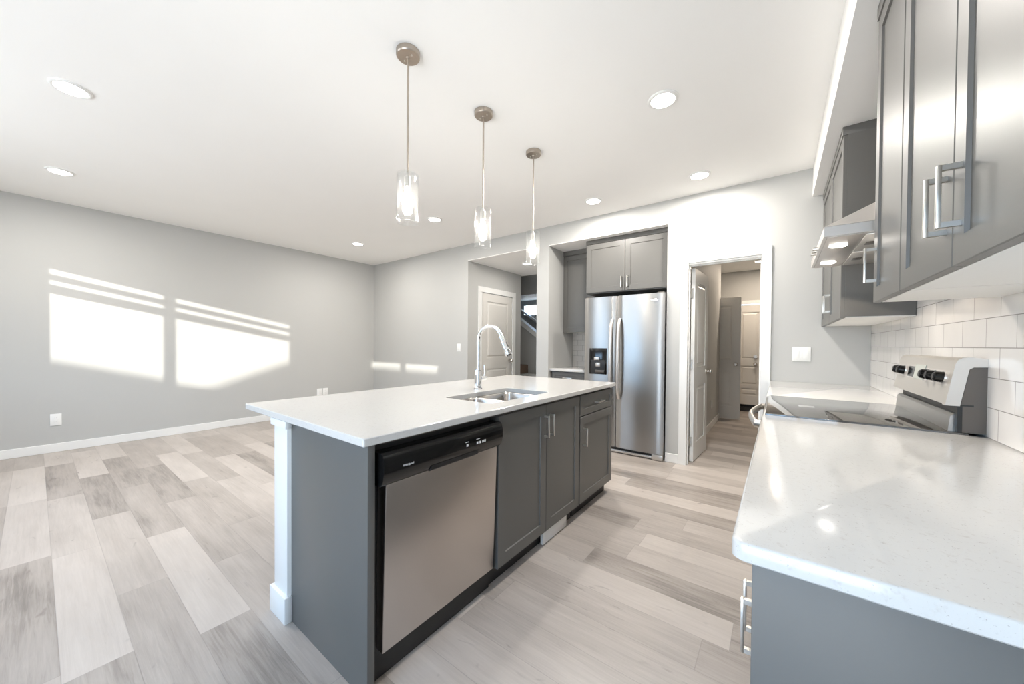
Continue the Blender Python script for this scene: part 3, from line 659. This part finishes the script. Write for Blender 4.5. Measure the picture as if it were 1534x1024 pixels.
wall_cabinet('narrow single door grey wall cabinet beside the range hood', 1.553, 1.925, [(1.556, 1.922, 1.882)], (.44, 1.74, UZ0))
wall_cabinet('grey wall cabinet past the range hood against the back wall', 2.835, YB-.003, [(2.838, 3.418, 3.38), (3.422, 3.996, 3.46)], (.44, 3.42, UZ0))

# hood
hd = thing('range_hood', 'slanted stainless range hood with lit lamps above the range', 'range hood', (.37, 2.38, 1.69))
hx0, hy0, hy1, hz = .147, 2.004, 2.756, 1.692
hm = B()
hm.hexa([(hx0, hy0, hz), (XR-.008, hy0, hz), (XR-.008, hy1, hz), (hx0, hy1, hz), (hx0, hy0, hz+.04), (XR-.008, hy0, hz+.04), (XR-.008, hy1, hz+.04), (hx0, hy1, hz+.04)])
put('canopy_rim', hm, M_STEELH, hd)
put('canopy_slope', B().hexa([(hx0, hy0, hz+.041), (XR-.008, hy0, hz+.041), (XR-.008, hy1, hz+.041), (hx0, hy1, hz+.041), (.39, 2.25, 1.90), (XR-.008, 2.25, 1.90), (XR-.008, 2.51, 1.90), (.39, 2.51, 1.90)]), M_STEELH, hd)
put('chimney', B().box(.39, XR-.008, 2.25, 2.51, 1.90, 2.511, .002), M_STEELH, hd)
put('light_panel', B().box(hx0+.012, .272, hy0+.012, hy1-.012, hz-.004, hz-.0005), M_STEELD, hd)
for a, c in ((hy0+.03, 2.375), (2.385, hy1-.03)):
    f = put('filter', B().box(.280, .57, a, c, hz-.006, hz-.0005, .002), M_SILVER, hd)
    put('filter_latch', B().box(.30, .335, (a+c)/2-.03, (a+c)/2+.03, hz-.008, hz-.0055, .001).box(.312, .322, (a+c)/2-.02, (a+c)/2+.02, hz-.0095, hz-.0075), M_GREYSIDE, f)
for yy in (2.19, 2.60):
    lp = put('lamp_lens', B().cyl((.21, yy, hz-.004), (.21, yy, hz-.008), .032, 28, bev=.001), M_LIT, hd)
    l = bpy.data.lights.new('hood_lamp', 'SPOT'); l.energy = 5; l.spot_size = math.radians(120); l.color = (1, .86, .70); l.shadow_soft_size = .025
    o = bpy.data.objects.new('hood_lamp', l); COL.objects.link(o); o.parent = hd; o.location = Vector((.21, yy, hz-.012))-Vector(hd.location)
for yy in (2.32, 2.38, 2.44): put('button', B().cyl((hx0, yy, hz+.018), (hx0-.018, yy, hz+.018), .009, 16), M_NICKEL, hd)

# ------------------------------------------------------------------ fridge alcove
NB = 4.70
struct('wall_alcove', B().box(NX0, NX1, NB, NB+.12, 0, H).box(NX1, NX1+.12, YB+.12, NB, 0, H), M_WALL)
struct('ceiling_alcove', B().box(NX0, NX1, YB+.0005, NB, 2.506, 2.514).box(NX0, NX1, YB+.12, NB, 2.514, 2.7), M_CEIL)
struct('trim_10', B().box(NX0+.001, -1.86, NB-.006, NB, CT, 1.45), M_TILE_B)
fr = thing('refrigerator', 'tall stainless side-by-side refrigerator with ice dispenser in the alcove', 'refrigerator', (-1.42, 4.3, 0))
FX0, FX1, FS = -1.874, -.963, -1.479
put('case', B().box(FX0+.004, FX1-.004, 4.035, 4.66, .03, 1.765), M_GREYSIDE, fr)
def curved_door(x0, x1, z0, z1):
    n = 14; pts = []
    for i in range(n+1):
        s = i/n; e = min(s, 1-s)*(x1-x0); edge = .010*max(0, 1-e/.014)**2
        pts.append((x0+(x1-x0)*s, 3.948-.014*(1-(2*s-1)**2)+.012+edge))
    b = B().prism(pts+[(x1, 4.03), (x0, 4.03)], 'z', z0, z1); return b
dl = put('freezer_door', curved_door(FX0, FS-.003, .068, 1.785), M_STEEL, fr); dr = put('fridge_door', curved_door(FS+.003, FX1, .068, 1.785), M_STEEL, fr)
def fh(x):
    pts = []
    for i in range(17):
        s = i/16; z = .62+.90*s; bow = .058*math.sin(math.pi*min(1, max(0, s)))**.35 if 0 < s < 1 else 0
        pts.append((x, 3.945-bow, z))
    b = B().tube(pts, .014, 12); b.tf(lambda c: (x+(c.x-x)*1.25, c.y, c.z)); return b
put('handle', fh(FS-.045), M_STEELH, dl); put('handle', fh(FS+.042), M_STEELH, dr)
dz0, dz1, dx0, dx1 = .885, 1.19, -1.80, -1.585
dsp = put('ice_dispenser', B().box(dx0, dx1, 3.940, 3.960, dz0, dz1, .006), M_BLACK, dl)
put('dispenser_cavity', B().box(dx0+.02, dx1-.02, 3.936, 3.945, dz0+.015, dz0+.165, .004), M_BLACKM, dsp)
put('spout_block', B().box(-1.735, -1.67, 3.925, 3.942, dz0+.165, dz0+.20, .003), M_SILVER, dsp)
put('paddle', B().box(-1.715, -1.66, 3.928, 3.942, dz0+.09, dz0+.135, .004), M_SILVER, dsp); put('drip_tray', B().box(-1.72, -1.61, 3.928, 3.942, dz0+.02, dz0+.05, .003), M_GREYSIDE, dsp)
put('badge', B().lathe([(0, .0), (.036, 0), (.040, -.001), (.040, -.002)], (0, 0, 0), 28).tf(lambda c: (-1.065+c.x, 3.9492+c.z-.09*(c.x)*-.09, 1.712+c.y*.28)), M_CHROME, dr)
put('base_grille', B().box(FX0+.01, FX1-.12, 3.985, 4.03, .012, .062), M_BLACKM, fr)
put('grille_rail', B().box(FX0+.01, FX1-.10, 3.965, 3.99, .01, .036, .003), M_SILVER, fr)
put('foot_cover', B().box(FX1-.115, FX1-.004, 3.95, 4.03, .004, .064, .006), M_SILVER, fr)
for xx in (FX0+.05, FX1-.05): put('hinge_cover', B().box(xx-.035, xx+.035, 3.985, 4.09, 1.765, 1.80, .004), M_GREYSIDE, fr)
# cabinet over the fridge
CYF = 4.10
oc = thing('wall_cabinet', 'grey two door cabinet fitted above the refrigerator', 'cabinet', (-1.44, 4.4, 1.85))
put('body', B().box(-1.925, NX1-.002, CYF+.02, NB-.002, 1.855, 2.455), M_CAB, oc)
mp = mapper('y', CYF+.02, -1)
for a, c, hh in ((-1.922, -1.442, -1.475), (-1.438, NX1-.006, -1.404)):
    d = put('door', shaker(a, c, 1.865, 2.452, mp), M_CAB, oc); put('handle', pull(hh, 1.965, mp, .13), M_NICKEL, d)
put('crown_trim', B().box(-1.926, NX1-.002, CYF-.004, NB-.002, 2.456, 2.505, .001), M_CAB, oc)
# cabinet above the nook counter
nc = thing('wall_cabinet', 'dark grey wall cabinet deep in the alcove left of the refrigerator', 'cabinet', (-2.16, 4.55, 1.397))
put('body', B().box(NX0+.002, -1.93, 4.41, NB-.002, 1.402, 2.505), M_CAB, nc); mp = mapper('y', 4.41, -1)
put('door', shaker(NX0+.003, -1.932, 1.397, 2.44, mp), M_CAB, nc); put('underside', B().box(NX0+.006, -1.934, 4.414, NB-.004, 1.396, 1.403), M_CABIN, nc)
put('top_trim', B().box(NX0+.002, -1.93, 4.386, 4.41, 2.443, 2.505), M_CAB, nc)
bc = thing('base_cabinet', 'grey drawer base cabinet in the alcove left of the refrigerator', 'cabinet', (-2.14, 4.4, 0))
put('body', B().box(NX0+.012, FX0-.012, 4.08, NB-.008, 0, .882), M_CAB, bc); mp = mapper('y', 4.08, -1)
for z0, z1 in ((.735, .87), (.43, .73), (.11, .425)):
    d = put('drawer', shaker(NX0+.03, FX0-.014, z0, z1, mp, st=.04), M_CAB, bc); put('handle', pull((NX0+FX0)/2, (z0+z1)/2, mp, .13, vert=False), M_NICKEL, d)
tag(put('quartz_worktop', B().box(NX0+.001, FX0-.006, 4.035, NB-.007, .884, CT, .003), M_QUARTZ), 'small white worktop in the alcove beside the refrigerator', 'countertop')

# ------------------------------------------------------------------ plates
def plate(name, label, cat, mp, u0, u1, v0, v1, kind, gangs=1, group=None):
    c = mp((u0+u1)/2, (v0+v1)/2, 0); t = thing(name, label, cat, c, group)
    b = B(); mbox(b, mp, u0, u1, v0, v1, 0, .006, .002); put('cover_plate', b, M_PLATE, t)
    w = (u1-u0)/gangs
    for g in range(gangs):
        m = u0+w*(g+.5); h = (v1-v0)*.29; q = B()
        if kind == 'switch':
            mbox(q, mp, m-.017, m+.017, (v0+v1)/2-h, (v0+v1)/2+h, .0055, .009, .001); put('rocker', q, M_PLATE, t)
        else:
            mbox(q, mp, m-.018, m+.018, (v0+v1)/2-h, (v0+v1)/2+h, .0055, .008, .001); s = put('socket', q, M_PLATE, t)
            z = B()
            for dz in (-.02, .02):
                for du in (-.006, .006): mbox(z, mp, m+du-.001, m+du+.001, (v0+v1)/2+dz-.004, (v0+v1)/2+dz+.004, .0078, .0083)
            put('slots', z, M_GREYSIDE, s)
ml = mapper('x', XL, 1)
plate('wall_outlet', 'white outlet plate low on the grey wall left of the sun patches', 'outlet', ml, .095, .175, .29, .42, 'outlet')
plate('wall_outlet', 'white outlet plate just above the island edge, second plate toward the corner', 'outlet', ml, 3.02, 3.105, .31, .43, 'outlet')
plate('wall_outlet', 'white outlet plate just above the island edge, first plate from the sun patches', 'outlet', ml, 2.92, 3.005, .31, .43, 'outlet')
mb = mapper('y', YB, -1)
plate('light_switch', 'white light switch on the back wall left of the hall opening', 'light switch', mb, -4.075, -4.0, 1.105, 1.23, 'switch')
plate('light_switch', 'white double rocker switch on the wall above the far worktop', 'light switch', mb, .096, .222, 1.098, 1.222, 'switch', 2)
plate('wall_outlet', 'white outlet plate low on the passage wall behind the open door', 'outlet', mapper('x', -.80, 1), 6.05, 6.13, .29, .41, 'outlet')
